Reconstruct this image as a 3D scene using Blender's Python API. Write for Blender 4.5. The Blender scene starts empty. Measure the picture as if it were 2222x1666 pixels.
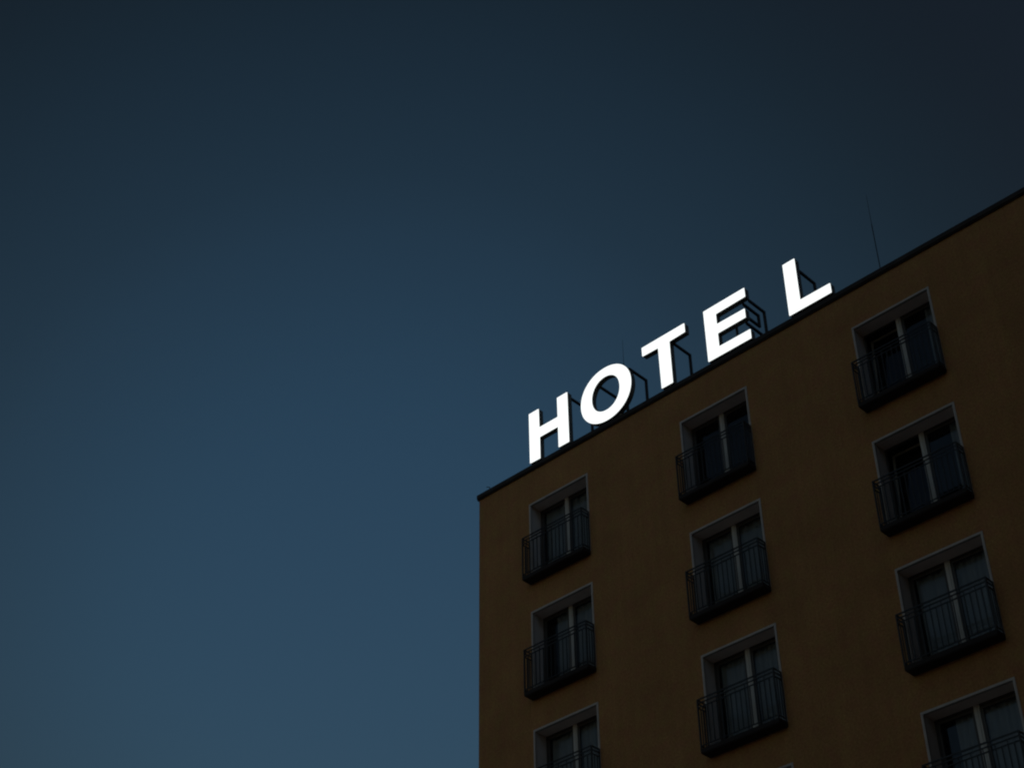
import bpy, bmesh, math, random
from mathutils import Vector, Matrix

random.seed(4)
sc = bpy.context.scene
C = sc.collection

# ------------------------------------------------------------------ helpers
def link(name, data, parent=None):
    o = bpy.data.objects.new(name, data)
    C.objects.link(o)
    if parent is not None:
        o.parent = parent
    return o

def tag(o, label=None, cat=None, group=None, kind=None):
    if label: o["label"] = label
    if cat: o["category"] = cat
    if group: o["group"] = group
    if kind: o["kind"] = kind
    return o

def box(bm, x0, x1, y0, y1, z0, z1):
    vs = [bm.verts.new((x, y, z)) for z in (z0, z1) for y in (y0, y1) for x in (x0, x1)]
    for f in ((0, 2, 3, 1), (4, 5, 7, 6), (0, 1, 5, 4), (2, 6, 7, 3), (0, 4, 6, 2), (1, 3, 7, 5)):
        bm.faces.new([vs[i] for i in f])

def tube(bm, a, b, r0, r1=None, n=8, cap=True):
    a = Vector(a); b = Vector(b)
    r1 = r0 if r1 is None else r1
    d = (b - a).normalized()
    s = d.orthogonal().normalized(); t = d.cross(s)
    ra = [bm.verts.new(a + (s * math.cos(q) + t * math.sin(q)) * r0) for q in [2 * math.pi * i / n for i in range(n)]]
    rb = [bm.verts.new(b + (s * math.cos(q) + t * math.sin(q)) * r1) for q in [2 * math.pi * i / n for i in range(n)]]
    for i in range(n):
        j = (i + 1) % n
        bm.faces.new((ra[i], ra[j], rb[j], rb[i]))
    if cap:
        bm.faces.new(ra[::-1]); bm.faces.new(rb)

def make(name, bm, mat, parent=None, bevel=0.0, smooth=False):
    bmesh.ops.recalc_face_normals(bm, faces=bm.faces)
    me = bpy.data.meshes.new(name)
    bm.to_mesh(me); bm.free()
    if smooth:
        for p in me.polygons: p.use_smooth = True
    me.materials.append(mat)
    o = link(name, me, parent)
    if bevel:
        m = o.modifiers.new("bevel", "BEVEL"); m.width = bevel; m.segments = 2; m.limit_method = 'ANGLE'
    return o

# ------------------------------------------------------------------ materials
def mat(name, col, rough=0.7, metal=0.0, var=0.12, scale=3.0, bump=0.0, bscale=60.0, spec=0.5):
    m = bpy.data.materials.new(name); m.use_nodes = True
    nt = m.node_tree; b = nt.nodes["Principled BSDF"]
    b.inputs["Roughness"].default_value = rough
    b.inputs["Metallic"].default_value = metal
    b.inputs["Specular IOR Level"].default_value = spec
    tc = nt.nodes.new("ShaderNodeTexCoord")
    n = nt.nodes.new("ShaderNodeTexNoise"); n.inputs["Scale"].default_value = scale; n.inputs["Detail"].default_value = 6
    nt.links.new(tc.outputs["Object"], n.inputs["Vector"])
    r = nt.nodes.new("ShaderNodeValToRGB")
    r.color_ramp.elements[0].position = 0.3; r.color_ramp.elements[1].position = 0.7
    r.color_ramp.elements[0].color = (*[c * (1 - var) for c in col], 1)
    r.color_ramp.elements[1].color = (*[min(1, c * (1 + var)) for c in col], 1)
    nt.links.new(n.outputs["Fac"], r.inputs["Fac"])
    nt.links.new(r.outputs["Color"], b.inputs["Base Color"])
    if bump:
        n2 = nt.nodes.new("ShaderNodeTexNoise"); n2.inputs["Scale"].default_value = bscale; n2.inputs["Detail"].default_value = 4
        nt.links.new(tc.outputs["Object"], n2.inputs["Vector"])
        bp = nt.nodes.new("ShaderNodeBump"); bp.inputs["Strength"].default_value = bump; bp.inputs["Distance"].default_value = 0.01
        nt.links.new(n2.outputs["Fac"], bp.inputs["Height"])
        nt.links.new(bp.outputs["Normal"], b.inputs["Normal"])
    return m

def stucco():
    """ochre-orange rendered wall: grain, patches, faint vertical rain marks"""
    m = mat("ochre_render", (0.378, 0.190, 0.074), rough=0.92, var=0.10, scale=0.9, bump=0.9, bscale=45, spec=0.2)
    nt = m.node_tree; b = nt.nodes["Principled BSDF"]
    src = b.inputs["Base Color"].links[0].from_socket
    tc = nt.nodes["Texture Coordinate"]
    mp = nt.nodes.new("ShaderNodeMapping"); mp.inputs["Scale"].default_value = (5.0, 5.0, 0.25)
    nt.links.new(tc.outputs["Object"], mp.inputs["Vector"])
    st = nt.nodes.new("ShaderNodeTexNoise"); st.inputs["Scale"].default_value = 1.0; st.inputs["Detail"].default_value = 5
    nt.links.new(mp.outputs["Vector"], st.inputs["Vector"])
    g = nt.nodes.new("ShaderNodeTexNoise"); g.inputs["Scale"].default_value = 22.0; g.inputs["Detail"].default_value = 8; g.inputs["Roughness"].default_value = 0.8
    nt.links.new(tc.outputs["Object"], g.inputs["Vector"])
    def remap(sock, lo, hi):
        r = nt.nodes.new("ShaderNodeMapRange")
        r.inputs["From Min"].default_value = 0.3; r.inputs["From Max"].default_value = 0.7
        r.inputs["To Min"].default_value = lo; r.inputs["To Max"].default_value = hi
        nt.links.new(sock, r.inputs["Value"]); return r.outputs["Result"]
    mu = nt.nodes.new("ShaderNodeMath"); mu.operation = 'MULTIPLY'
    nt.links.new(remap(st.outputs["Fac"], 0.93, 1.05), mu.inputs[0])
    nt.links.new(remap(g.outputs["Fac"], 0.60, 1.40), mu.inputs[1])
    hs = nt.nodes.new("ShaderNodeVectorMath"); hs.operation = 'SCALE'
    nt.links.new(src, hs.inputs[0]); nt.links.new(mu.outputs[0], hs.inputs["Scale"])
    hn = nt.nodes.new("ShaderNodeTexNoise"); hn.inputs["Scale"].default_value = 3.2; hn.inputs["Detail"].default_value = 5; hn.inputs["Roughness"].default_value = .7
    nt.links.new(tc.outputs["Object"], hn.inputs["Vector"])
    hv = nt.nodes.new("ShaderNodeHueSaturation")
    nt.links.new(remap(hn.outputs["Fac"], 0.484, 0.516), hv.inputs["Hue"])
    nt.links.new(hs.outputs["Vector"], hv.inputs["Color"])
    nt.links.new(hv.outputs["Color"], b.inputs["Base Color"])
    return m

M_WALL = stucco()
M_TRIM = mat("pale_trim_paint", (0.46, 0.40, 0.36), rough=0.8, var=0.1, scale=4, bump=0.3)
M_REVEAL = mat("reveal_render", (0.56, 0.50, 0.47), rough=0.9, var=0.12, scale=3, bump=0.4)
M_SOFFIT = mat("soffit_painted_light", (0.90, 0.72, 0.62), rough=0.9, var=0.08, scale=3, bump=0.4)  # jamb render made lighter and warmer; light from below put into the colour
M_COPING = mat("dark_zinc_coping", (0.042, 0.034, 0.031), rough=0.8, metal=0.0, var=0.25, scale=2.0, spec=0.2)
M_ROOF = mat("roof_bitumen", (0.05, 0.05, 0.05), rough=0.95, var=0.2, scale=2, bump=0.5)
M_FRAME = mat("cream_window_frame", (0.52, 0.48, 0.43), rough=0.45, var=0.05)
M_FRAME_D = mat("brown_window_sash", (0.05, 0.04, 0.035), rough=0.5, var=0.1)
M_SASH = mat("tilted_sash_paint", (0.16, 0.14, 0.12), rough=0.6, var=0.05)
M_RAIL = mat("black_iron", (0.022, 0.022, 0.024), rough=0.5, metal=0.2, var=0.2, scale=10)
M_SLAB = mat("dark_balcony_plinth", (0.032, 0.026, 0.025), spec=0.2, rough=0.9, var=0.2, scale=4, bump=0.3)
M_CASE = mat("letter_casing", (0.095, 0.100, 0.090), rough=0.5, metal=0.2, var=0.15, scale=4)
M_STEEL = mat("painted_bracket_steel", (0.03, 0.03, 0.033), rough=0.6, metal=0.3, var=0.2, scale=8)
M_GALV = mat("galvanised_foot", (0.35, 0.34, 0.33), rough=0.5, metal=0.4, var=0.2, scale=8)
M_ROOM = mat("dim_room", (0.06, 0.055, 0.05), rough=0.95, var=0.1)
M_CURTAIN = mat("grey_blue_curtain", (0.38, 0.34, 0.33), rough=0.95, var=0.06, scale=6, spec=0.1)
M_ASPHALT = mat("pale_paving_ground", (0.52, 0.41, 0.33), rough=0.95, var=0.2, scale=0.6, bump=0.6, bscale=30)
M_PAVE = mat("pavement_slabs", (0.55, 0.45, 0.37), rough=0.9, var=0.12, scale=1.2, bump=0.4, bscale=20)

M_GLASS = bpy.data.materials.new("window_glass"); M_GLASS.use_nodes = True
nt = M_GLASS.node_tree; nt.nodes.clear()
out = nt.nodes.new("ShaderNodeOutputMaterial"); mx = nt.nodes.new("ShaderNodeMixShader")
tr = nt.nodes.new("ShaderNodeBsdfTransparent"); tr.inputs[0].default_value = (0.78, 0.82, 0.82, 1)
gl = nt.nodes.new("ShaderNodeBsdfGlossy"); gl.inputs["Roughness"].default_value = 0.03
# Schlick reflectance, the same for both faces of the thin pane
lwf = nt.nodes.new("ShaderNodeLayerWeight"); lwf.inputs["Blend"].default_value = 0.5
pw = nt.nodes.new("ShaderNodeMath"); pw.operation = 'POWER'; pw.inputs[1].default_value = 5
nt.links.new(lwf.outputs["Facing"], pw.inputs[0])
lw = nt.nodes.new("ShaderNodeMath"); lw.operation = 'MULTIPLY_ADD'; lw.inputs[1].default_value = 0.96; lw.inputs[2].default_value = 0.04
nt.links.new(pw.outputs[0], lw.inputs[0])
gn = nt.nodes.new("ShaderNodeTexNoise"); gn.inputs["Scale"].default_value = 1.3
gb = nt.nodes.new("ShaderNodeBump"); gb.inputs["Strength"].default_value = 0.05
gt = nt.nodes.new("ShaderNodeTexCoord")
nt.links.new(gt.outputs["Object"], gn.inputs["Vector"]); nt.links.new(gn.outputs["Fac"], gb.inputs["Height"])
nt.links.new(gb.outputs["Normal"], gl.inputs["Normal"])
nt.links.new(lw.outputs[0], mx.inputs[0]); nt.links.new(tr.outputs[0], mx.inputs[1]); nt.links.new(gl.outputs[0], mx.inputs[2])
nt.links.new(mx.outputs[0], out.inputs[0])

M_FACE = bpy.data.materials.new("lit_letter_acrylic"); M_FACE.use_nodes = True
nt = M_FACE.node_tree; b = nt.nodes["Principled BSDF"]
b.inputs["Base Color"].default_value = (0.8, 0.8, 0.8, 1); b.inputs["Roughness"].default_value = 0.3
b.inputs["Emission Color"].default_value = (0.96, 1.0, 0.985, 1); b.inputs["Emission Strength"].default_value = 1.15

# ------------------------------------------------------------------ dimensions (metres), facade plane y = 0, outside is -y
FH = 2.9                         # storey height
COLS = [0.0, 4.579, 9.143, 13.72]  # left edge of each window surround
NROW = 5
WW = 1.849                       # outer width of the surround
WH = 2.10                        # its height down to the balcony floor
BW_ = 0.048                      # width of the pale surround
XL, XR = -1.655, 26.0
ZT, ZG = 0.91, -23.5             # top of render under the coping, ground
DEPTH = 12.0

# ------------------------------------------------------------------ ground
bm = bmesh.new()
for v in [(-900, -900), (900, -900), (900, 900), (-900, 900)]: bm.verts.new((*v, ZG - 0.12))
bm.faces.new(bm.verts)
tag(make("ground", bm, M_ASPHALT), kind="structure")
bm = bmesh.new(); box(bm, XL - 3, XR + 6, -4.2, DEPTH + 3, ZG - 0.3, ZG)
tag(make("pavement", bm, M_PAVE), kind="structure")

# ------------------------------------------------------------------ building
bld = link("hotel_building", None)
bld.location = (XL, 0, ZG)
tag(bld, "tall ochre-orange rendered building with rows of balconied windows, cut off by the right edge", "building")
base = Vector(bld.location)
bld_inv = Matrix.Translation(-base)

def part(name, bm, m, parent=bld, **k):
    """mesh authored in world coordinates, parented to the building's base"""
    if parent is bld:
        bm.transform(bld_inv)
    return make(name, bm, m, parent, **k)

# outer wall with real openings
bm = bmesh.new()
xs = [XL]; 
for c in COLS: xs += [c + BW_ * .5, c + WW - BW_ * .5]
xs.append(XR)
zs = [ZT]
for r in range(NROW): zs += [-FH * r - BW_ * .5, -FH * r - WH]
zs.append(ZG)
grid = {}
def gv(i, j):
    if (i, j) not in grid: grid[i, j] = bm.verts.new((xs[i], 0, zs[j]))
    return grid[i, j]
for i in range(len(xs) - 1):
    for j in range(len(zs) - 1):
        if i % 2 == 1 and j % 2 == 1: continue
        bm.faces.new((gv(i, j), gv(i, j + 1), gv(i + 1, j + 1), gv(i + 1, j)))
def quad(bm, *p): bm.faces.new([bm.verts.new(q) for q in p])
quad(bm, (XL, 0, ZG), (XL, 0, ZT), (XL, DEPTH, ZT), (XL, DEPTH, ZG))
quad(bm, (XR, 0, ZG), (XR, DEPTH, ZG), (XR, DEPTH, ZT), (XR, 0, ZT))
quad(bm, (XL, DEPTH, ZG), (XL, DEPTH, ZT), (XR, DEPTH, ZT), (XR, DEPTH, ZG))
bmesh.ops.remove_doubles(bm, verts=bm.verts, dist=1e-4)
part("wall", bm, M_WALL)

# unseen block added beyond the right end, shades that side of the facade
bm = bmesh.new(); box(bm, XR + .05, XR + 12, -44, DEPTH, ZG, ZT + 12)
part("shade_block", bm, M_WALL)
bm = bmesh.new(); box(bm, XR + .045, XR + 12.05, -44.06, DEPTH + .05, ZT + 12.001, ZT + 12.15)  # cap on the added block
part("coping", bm, M_COPING)

# roof deck
bm = bmesh.new(); box(bm, XL + .3, XR - .3, .42, DEPTH - .42, ZT - .35, ZT - .1)
part("roof", bm, M_ROOF)

# coping: upper cap with a drip edge and a thin lower flashing, seams between the lengths
bm = bmesh.new()
seg = 2.0; x = XL - .035
while x < XR + .03:
    x1 = min(x + seg - .006, XR + .035)
    dz = random.uniform(-.004, .004); dy = random.uniform(-.003, .003)
    box(bm, x, x1, -.055 + dy, .42, ZT + .035 + dz, ZT + .142 + dz)
    box(bm, x, x1, -.030 + dy, .38, ZT + .014, ZT + .0345 + dz)
    box(bm, x, x1, -.042 + dy, .36, ZT + .0005, ZT + .0135)
    x += seg
for xx in (XL, XR):
    a, b2 = (xx - .035, xx + .36) if xx == XL else (xx - .36, xx + .035)
    box(bm, a, b2, .425, DEPTH + .035, ZT + .0005, ZT + .142)
box(bm, XL + .365, XR - .365, DEPTH - .36, DEPTH + .035, ZT + .0005, ZT + .142)
part("coping", bm, M_COPING)

# small bent conductor clamp near the left end of the coping
bm = bmesh.new()
tube(bm, (-1.27, -.03, ZT + .15), (-1.27, -.03, ZT + .205), .008)
tube(bm, (-1.27, -.03, ZT + .20), (-1.37, -.04, ZT + .255), .010)
part("cable_clamp", bm, M_STEEL)

# ------------------------------------------------------------------ one window of each kind, local origin = top left corner of surround
def window_set(curtains, tilt=False):
    # surround: thin pale bead standing 12 mm proud of the render
    bm = bmesh.new()
    box(bm, 0, WW, -.014, .05, -BW_, 0)
    box(bm, 0, BW_, -.014, .05, -WH, -BW_ - .0005)
    box(bm, WW - BW_, WW, -.014, .05, -WH, -BW_ - .0005)
    w = make("window", bm, M_TRIM, bld, bevel=.004)
    # reveal: soffit, jambs, sill
    D = .34
    for a, b2 in ((-.05, BW_ - .002), (WW - BW_ + .002, WW + .05)):
        bm = bmesh.new(); box(bm, a, b2, .052, D, -WH, .06)
        make("reveal", bm, M_REVEAL, w)
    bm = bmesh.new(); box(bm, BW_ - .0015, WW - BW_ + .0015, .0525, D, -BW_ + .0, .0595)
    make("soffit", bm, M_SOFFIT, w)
    bm = bmesh.new(); box(bm, BW_ + .0005, WW - BW_ - .0005, -.02, D - .0, -WH - .06, -WH + .035)
    make("sill", bm, M_SLAB, w)
    # fixed frame and two sashes
    x0, x1, zt, zb = BW_, WW - BW_, -BW_, -WH + .04
    xm = .885
    bm = bmesh.new()
    box(bm, x0 - .02, x1 + .02, D + .001, D + .06, zt - .035, zt + .04)
    box(bm, x0 - .02, x0 + .035, D + .001, D + .06, zb, zt - .036)
    box(bm, x1 - .035, x1 + .02, D + .001, D + .06, zb, zt - .036)
    make("frame", bm, M_FRAME_D, w)
    bm = bmesh.new()
    box(bm, xm - .055, xm + .055, D - .012, D + .055, zb, zt - .001)
    box(bm, xm - .020, xm + .020, D - .030, D - .0125, zb + .02, zt - .03)
    make("mullion", bm, M_FRAME, w, bevel=.005)
    for a, b2 in ((x0 + .036, xm - .056), (xm + .056, x1 - .036)):
        bm = bmesh.new(); y0, y1 = D + .012, D + .05; s = .055
        zt2, zb2 = zt - .037, zb + .001
        box(bm, a, b2, y0, y1, zt2 - s, zt2)
        box(bm, a, b2, y0, y1, zb2, zb2 + s * 1.3)
        box(bm, a, a + s, y0, y1, zb2 + s * 1.3 + .0005, zt2 - s - .0005)
        box(bm, b2 - s, b2, y0, y1, zb2 + s * 1.3 + .0005, zt2 - s - .0005)
        left_open = tilt and a < .5
        T = Matrix.Translation((0, y0, zb2)) @ Matrix.Rotation(math.radians(-5.5), 4, 'X') @ Matrix.Translation((0, -y0, -zb2)) if left_open else Matrix()
        bm.transform(T)
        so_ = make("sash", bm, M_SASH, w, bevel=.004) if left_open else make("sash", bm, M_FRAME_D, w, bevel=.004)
        if left_open: so_["label"] = "window leaf tilted open inwards"
        bm = bmesh.new(); box(bm, a + s - .004, b2 - s + .004, D + .028, D + .034, zb2 + s, zt2 - s + .004)
        bm.transform(T)
        make("pane", bm, M_GLASS, w)
    # dim room behind the glass
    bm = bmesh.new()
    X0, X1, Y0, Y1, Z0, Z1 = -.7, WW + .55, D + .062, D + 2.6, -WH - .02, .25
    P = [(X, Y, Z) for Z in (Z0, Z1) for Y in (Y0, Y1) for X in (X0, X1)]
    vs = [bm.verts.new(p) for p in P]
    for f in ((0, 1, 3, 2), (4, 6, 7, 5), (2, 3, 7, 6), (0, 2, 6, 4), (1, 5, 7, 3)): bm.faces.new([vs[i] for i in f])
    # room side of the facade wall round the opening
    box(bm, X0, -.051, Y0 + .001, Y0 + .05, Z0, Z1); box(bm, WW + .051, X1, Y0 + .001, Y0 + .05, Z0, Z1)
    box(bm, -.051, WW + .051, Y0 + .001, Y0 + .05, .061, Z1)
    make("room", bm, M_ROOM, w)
    # pleated curtains
    for (a, b2, seed) in curtains:
        rnd = random.Random(seed); bm = bmesh.new(); n = max(12, int((b2 - a) * 60))
        ph = rnd.uniform(0, 6); prev = None; off = []
        for i in range(n + 1):
            u = a + (b2 - a) * i / n
            yv = D + .105 + .022 * math.sin(u * 52 + ph + .9 * math.sin(u * 9)) + .012 * math.sin(u * 23 + seed)
            t = bm.verts.new((u, yv, zt - .02)); q = bm.verts.new((u + .01 * math.sin(u * 7), yv * 1.0 + .006, zb + .01))
            if prev: bm.faces.new((prev[0], prev[1], q, t))
            prev = (t, q)
        make("curtain", bm, M_CURTAIN, w, smooth=True)
    return w

def balcony_set():
    """shallow iron balcony: plinth slab, rail frame and balusters"""
    BD, ZT_, ZF = .283, -1.075, -WH + .0
    bm = bmesh.new()
    box(bm, .0, WW, -BD, -.016, ZF - .090, ZF)
    box(bm, .012, WW - .012, -BD + .012, -.016, ZF - .105, ZF - .0905)
    b = make("balcony", bm, M_SLAB, bld, bevel=.004)
    bm = bmesh.new()
    r = .011; xa, xb, yf = .014, WW - .014, -BD + .014
    for dz, h in ((0, .013), (-.078, .010), (-.165, .010)):
        z = ZT_ + dz
        box(bm, xa - r, xb + r, yf - r, yf + r, z - h, z + h)
        box(bm, xa - r, xa + r, yf + r + .0005, -.0145, z - h, z + h)
        box(bm, xb - r, xb + r, yf + r + .0005, -.0145, z - h, z + h)
    zb = ZF + .06
    box(bm, xa - r, xb + r, yf - r, yf + r, zb - .008, zb + .008)
    box(bm, xa - r, xa + r, yf + r + .0005, -.0145, zb - .008, zb + .008)
    box(bm, xb - r, xb + r, yf + r + .0005, -.0145, zb - .008, zb + .008)
    make("handrail", bm, M_RAIL, b)
    bm = bmesh.new(); q = .0085
    for xc in (xa, xb):
        box(bm, xc - .014, xc + .014, yf - .014, yf + .014, ZF + .0005, ZT_ + .002)
    for xc in (xa, xb): 
        box(bm, xc - .012, xc + .012, -.040, -.0165, ZF + .0005, ZT_ - .014)
    n = 16
    for i in range(1, n):
        xc = xa + (xb - xa) * i / n
        box(bm, xc - q, xc + q, yf - q, yf + q, zb + .0085, ZT_ - .176)
        if i % 5 == 0: box(bm, xc - q, xc + q, yf - q, yf + q, ZF + .0005, zb - .0085)
        # spear collar in the band between the two lower rails
        if i % 2 == 0: box(bm, xc - q * .8, xc + q * .8, yf - q * .8, yf + q * .8, ZT_ - .1545, ZT_ - .0885)
    for s in (xa, xb):
        for yy in (yf + .085, yf + .17):
            box(bm, s - q, s + q, yy - q, yy + q, zb + .0085, ZT_ - .176)
    make("balusters", bm, M_RAIL, b)
    return b

def dup(root, loc):
    c = root.copy(); C.objects.link(c); c.parent = bld; c.location = loc
    for k in root.children:
        d = k.copy(); C.objects.link(d); d.parent = c
    return c

full = window_set([(.16, .80, 1), (.96, 1.80, 5)])
partial = window_set([(1.45, 1.83, 9)], tilt=True)
bare = window_set([(1.66, 1.84, 4)])
mixed = window_set([(.40, .83, 7), (.94, 1.82, 11)])
balc = balcony_set()
used = {}
KIND = {(2, 0): 'p', (2, 1): 'p', (1, 0): 'n', (0, 1): 'm', (2, 3): 'm', (3, 2): 'p', (3, 0): 'm'}
for ci, cx_ in enumerate(COLS):
    for r in range(NROW):
        k = KIND.get((ci, r), 'f')
        src = {'f': full, 'p': partial, 'n': bare, 'm': mixed}[k]
        loc = Vector((cx_, 0, -FH * r)) - base
        if k not in used:
            used[k] = 1; src.location = loc; w = src
        else: w = dup(src, loc)
        if k == 'p': w["label"] = "dark window with its curtains drawn aside"
        if 'b' not in used:
            used['b'] = 1; balc.location = loc
        else: dup(balc, loc)

# ------------------------------------------------------------------ rooftop sign: five lit letters on brackets
sign = link("rooftop_sign", None)
sign.location = (4.4, .08, ZT + .142)
tag(sign, "white glowing HOTEL sign of five block letters standing on the roof edge", "sign")
sbase = Vector(sign.location)
Z0, Z1 = 1.182, 2.652
LY0, LY1 = 0.0, .155             # casing front and back

def ellipse(cx, cz, rx, rz, n=72, p=2.08):
    o = []
    for i in range(n):
        a = 2 * math.pi * i / n; c, s = math.cos(a), math.sin(a)
        o.append((cx + rx * math.copysign(abs(c) ** (2 / p), c), cz + rz * math.copysign(abs(s) ** (2 / p), s)))
    return o

def rounded(poly, r=.012, n=3):
    out = []
    N = len(poly)
    for i in range(N):
        p = Vector(poly[i]); a = (Vector(poly[i - 1]) - p).normalized(); b = (Vector(poly[(i + 1) % N]) - p).normalized()
        s, e = p + a * r, p + b * r
        for k in range(n + 1):
            t = k / n
            out.append(tuple((1 - t) ** 2 * s + 2 * t * (1 - t) * p + t * t * e))
    return out

H_ = [(.045, Z1), (.375, Z1), (.385, 2.083), (.985, 2.078), (.983, Z1), (1.320, Z1), (1.325, Z0 - .01), (.985, Z0 - .008), (.985, 1.785), (.392, 1.788), (.392, Z0 - .02), (.052, Z0 - .01)]
T_ = [(3.674, Z1), (4.958, Z1), (4.958, 2.392), (4.492, 2.380), (4.493, Z0), (4.160, Z0), (4.150, 2.380), (3.676, 2.395)]
E_ = [(5.511, Z1), (6.685, Z1 + .005), (6.685, 2.398), (5.850, 2.385), (5.850, 2.090), (6.630, 2.080), (6.629, 1.822), (5.847, 1.822), (5.846, 1.447), (6.711, 1.437), (6.709, Z0), (5.510, Z0 + .003)]
L_ = [(7.742, Z1), (8.066, Z1), (8.056, 1.458), (8.832, 1.452), (8.833, Z0 + .008), (7.728, Z0 + .008)]
O_ = ellipse(2.517, 1.940, .783, .772)
OI_ = ellipse(2.515, 1.957, .430, .490)

def inset(poly, d):
    """shrink a closed outline by d (positive = inwards for the winding used)"""
    N = len(poly); out = []
    area = sum(poly[i - 1][0] * poly[i][1] - poly[i][0] * poly[i - 1][1] for i in range(N))
    sg = 1 if area > 0 else -1
    for i in range(N):
        p = Vector(poly[i]); a = (p - Vector(poly[i - 1])); b = (Vector(poly[(i + 1) % N]) - p)
        if a.length < 1e-9 or b.length < 1e-9: out.append(poly[i]); continue
        a.normalize(); b.normalize()
        na = Vector((-a.y, a.x)) * sg; nb = Vector((-b.y, b.x)) * sg
        m = na + nb; m /= max(.25, m.dot(na)) if m.length > 1e-6 else 1
        out.append(tuple(p + m * d))
    return out

def solid(name, outer, inner, y0, y1, m, parent, cen):
    bm = bmesh.new()
    def ring(poly, y): return [bm.verts.new((p[0] - cen[0], y - cen[1], p[1] - cen[2])) for p in poly]
    rings = []
    for poly in [outer] + ([inner] if inner else []):
        a, b = ring(poly, y0), ring(poly, y1)
        for i in range(len(a)):
            j = (i + 1) % len(a); bm.faces.new((a[i], a[j], b[j], b[i]))
        rings.append((a, b))
    for k in (0, 1):
        if inner:
            A, B = rings[0][k], rings[1][k]
            for i in range(len(A)):
                j = (i + 1) % len(A); bm.faces.new((A[i], A[j], B[j], B[i]))
        else:
            es = []
            R = rings[0][k]
            for i in range(len(R)):
                es.append(bm.edges.get((R[i], R[(i + 1) % len(R)])))
            bmesh.ops.triangle_fill(bm, edges=es, use_beauty=True)
    return make(name, bm, m, parent)

def bar(bm, a, b, r, cen):
    """square steel section between two points"""
    a = Vector(a) - Vector(cen); b = Vector(b) - Vector(cen)
    d = (b - a).normalized(); s = Vector((1, 0, 0)) if abs(d.x) < .9 else Vector((0, 1, 0))
    t = d.cross(s).normalized(); s = t.cross(d).normalized()
    V = [[bm.verts.new(p + s * r * i + t * r * j) for i, j in ((-1, -1), (1, -1), (1, 1), (-1, 1))] for p in (a, b)]
    for i in range(4):
        j = (i + 1) % 4; bm.faces.new((V[0][i], V[0][j], V[1][j], V[1][i]))
    bm.faces.new(V[0][::-1]); bm.faces.new(V[1])

PY = .71; ZR = ZT - .0995        # post line behind the letters, roof deck
def frame_bars(*a, **k): return [frame_bars_(*a, **k)]
def frame_bars_(x, z, r=.026, down=ZR, y0=LY1, back=None, PY=PY):
    L = [((x, y0, z), (x, PY + r, z), r), ((x, PY, z - r * 1.02), (x, PY, down), r)]
    if back is not None: L.append(((x, y0, back), (x, PY - r * 1.02, back), r))
    return L

LET = [
    ("glowing letter H", H_, None, frame_bars(1.235, 2.615, PY=.98), [.22, 1.14]),
    ("glowing letter O", O_, OI_, frame_bars(2.25, 2.36, PY=1.13) + frame_bars(3.187, 2.362, y0=.09), [2.22, 2.84]),
    ("glowing letter T", T_, None, frame_bars(4.52, 2.365), [4.25, 4.42]),
    ("glowing letter E", E_, None, frame_bars(6.668, 2.375) + frame_bars(6.505, 2.37, down=2.03, back=2.05) + frame_bars(6.53, 1.80)
        + [[((6.245, LY1 + .02, 1.95), (6.245, LY1 + .02, 1.30), .022)]], [5.70, 6.50]),
    ("glowing letter L", L_, None, frame_bars(8.05, 2.37), [7.86, 8.68]),
]
for lab, outer, inner, bars, feet in LET:
    if inner is None: outer = rounded(outer)
    xs_ = [p[0] for p in outer]; cen = ((min(xs_) + max(xs_)) / 2, .08, Z0)
    case = solid("letter", outer, inner, LY0 + .012, LY1, M_CASE, sign, cen)
    case.location = Vector(cen) - sbase
    case["label"] = lab
    fo = inset(outer, .004); fi = inset(inner, -.004) if inner else None
    solid("face", fo, fi, LY0, LY0 + .011, M_FACE, case, cen)
    for group in bars:
        bm = bmesh.new()
        for a, b2, r in group: bar(bm, a, b2, r, cen)
        make("bracket", bm, M_STEEL, case)
    for fx in feet:
        bm = bmesh.new()
        zt = Z0 - .011
        if inner: zt = 1.30 if fx > 2.5 else 1.26
        bar(bm, (fx, .115, ZT + .152), (fx, .115, zt + (.02 if inner else -.0)), .020, cen)
        box(bm, fx - .06 - cen[0], fx + .06 - cen[0], .05 - cen[1], .20 - cen[1], ZT + .1425 - cen[2], ZT + .152 - cen[2])
        make("foot", bm, M_GALV if fx in (1.14, 2.84, 7.86) else M_STEEL, case)

# ------------------------------------------------------------------ lightning rods
def rod(x, y, ztop, zmid, r, lab):
    o = link("lightning_rod", None); o.location = (x, y, ZR)
    tag(o, lab, "lightning rod", "thin lightning rods on the roof")
    h = ztop - ZR; m = zmid - ZR
    bm = bmesh.new(); box(bm, -.13, .13, -.13, .13, .0, .06); tube(bm, (0, 0, .0605), (0, 0, .09), .05, .03)
    make("base", bm, M_SLAB, o)
    bm = bmesh.new(); tube(bm, (0, 0, .0905), (.004, 0, m), r)
    make("mast", bm, M_STEEL, o, smooth=True)
    bm = bmesh.new(); tube(bm, (.004, 0, m), (.012, 0, h), r * .55, r * .3)
    make("tip", bm, M_STEEL, o, smooth=True)
rod(9.785, .5, 3.72, 2.85, .0105, "taller bare thin rod standing alone on the roof right of the letter L")
rod(2.715, .5, 3.76, 3.05, .009, "faint hair-thin rod rising behind the top of the letter O")

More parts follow.
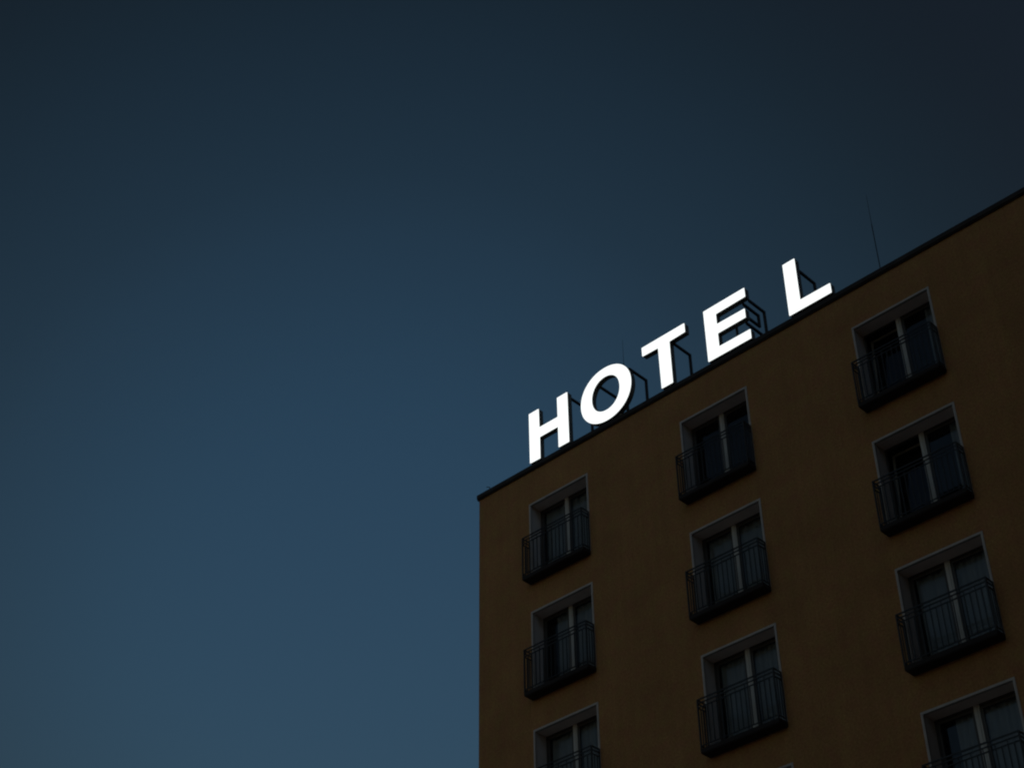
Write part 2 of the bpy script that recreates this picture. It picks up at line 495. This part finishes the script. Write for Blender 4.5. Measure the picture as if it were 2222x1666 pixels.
# ------------------------------------------------------------------ sky and light
SUN_EL = math.radians(-1.5); SUN_AZ = math.radians(136.5)
world = bpy.data.worlds.new("World"); sc.world = world; world.use_nodes = True
nt = world.node_tree; nt.nodes.clear()
wo = nt.nodes.new("ShaderNodeOutputWorld"); bg = nt.nodes.new("ShaderNodeBackground")
sk = nt.nodes.new("ShaderNodeTexSky"); sk.sky_type = 'NISHITA'; sk.sun_disc = False
sk.sun_elevation = SUN_EL; sk.sun_rotation = SUN_AZ; sk.ozone_density = 2.0; sk.air_density = 1.0; sk.dust_density = 1.0
tint = nt.nodes.new("ShaderNodeMix"); tint.data_type = 'RGBA'; tint.blend_type = 'MULTIPLY'; tint.inputs[0].default_value = 1
tint.inputs[7].default_value = (0.72, 1.05, 1.0, 1)      # camera white balance
nt.links.new(sk.outputs[0], tint.inputs[6])
# sky brightness by direction: fades round one patch ahead, warm boost added behind camera
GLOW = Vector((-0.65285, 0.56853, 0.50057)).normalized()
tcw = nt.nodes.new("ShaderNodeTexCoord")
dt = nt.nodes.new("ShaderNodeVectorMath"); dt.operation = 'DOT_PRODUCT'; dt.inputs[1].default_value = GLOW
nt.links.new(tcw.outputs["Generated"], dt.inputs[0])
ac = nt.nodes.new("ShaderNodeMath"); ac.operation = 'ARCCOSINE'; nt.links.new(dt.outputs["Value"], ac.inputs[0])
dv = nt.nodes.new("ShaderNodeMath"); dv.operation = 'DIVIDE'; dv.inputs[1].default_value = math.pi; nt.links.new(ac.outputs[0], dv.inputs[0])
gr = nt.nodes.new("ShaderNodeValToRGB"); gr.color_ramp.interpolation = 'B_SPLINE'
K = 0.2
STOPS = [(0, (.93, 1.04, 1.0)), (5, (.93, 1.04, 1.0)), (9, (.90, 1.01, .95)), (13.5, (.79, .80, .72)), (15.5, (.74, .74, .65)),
         (20, (.60, .56, .48)), (23, (.54, .48, .39)), (28, (.47, .31, .25)), (50, (.6, .45, .38)), (75, (1.9, 1.2, 1.0)), (112, (3.1, 2.35, 1.95)), (180, (3.3, 2.4, 1.95))]  # far stops: added warm boost that lights the facade
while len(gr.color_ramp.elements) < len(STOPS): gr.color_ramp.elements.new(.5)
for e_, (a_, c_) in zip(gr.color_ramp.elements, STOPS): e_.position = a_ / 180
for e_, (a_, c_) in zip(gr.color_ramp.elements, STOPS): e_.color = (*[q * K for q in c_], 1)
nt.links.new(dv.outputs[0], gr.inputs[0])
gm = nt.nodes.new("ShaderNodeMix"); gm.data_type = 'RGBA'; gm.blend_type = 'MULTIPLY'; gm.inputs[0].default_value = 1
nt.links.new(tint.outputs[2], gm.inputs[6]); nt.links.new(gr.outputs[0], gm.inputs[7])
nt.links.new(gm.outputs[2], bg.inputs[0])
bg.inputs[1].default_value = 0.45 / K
nt.links.new(bg.outputs[0], wo.inputs[0])

sl = bpy.data.lights.new("dusk_sun", 'SUN'); sl.energy = 0.02; sl.angle = math.radians(40); sl.color = (1.0, .78, .58)
so = link("dusk_sun", sl)
d = Vector((math.sin(SUN_AZ) * math.cos(math.radians(4)), math.cos(SUN_AZ) * math.cos(math.radians(4)), math.sin(math.radians(4))))
so.rotation_euler = d.to_track_quat('Z', 'Y').to_euler()

# ------------------------------------------------------------------ camera
cd = bpy.data.cameras.new("camera"); cam = link("camera", cd); sc.camera = cam
cd.sensor_fit = 'HORIZONTAL'; cd.sensor_width = 36; cd.lens = 3598.0 / 2222 * 36; cd.clip_end = 5000; cd.clip_start = .1
az, pi_, ro = -0.7598920, 0.6678716, -0.0129455
F = Vector((math.sin(az) * math.cos(pi_), math.cos(az) * math.cos(pi_), math.sin(pi_)))
R = Vector((math.cos(az), -math.sin(az), 0)); U = R.cross(F)
R2 = R * math.cos(ro) + U * math.sin(ro); U2 = -R * math.sin(ro) + U * math.cos(ro)
mw = Matrix((R2, U2, -F)).transposed().to_4x4(); mw.translation = (22.06355, -23.75156, -21.93719)
cam.matrix_world = mw

sc.view_settings.view_transform = 'Standard'; sc.view_settings.look = 'None'
sc.view_settings.exposure = 0; sc.view_settings.gamma = 1; sc.view_settings.use_curve_mapping = False
sc.cycles.filter_width = 2.1
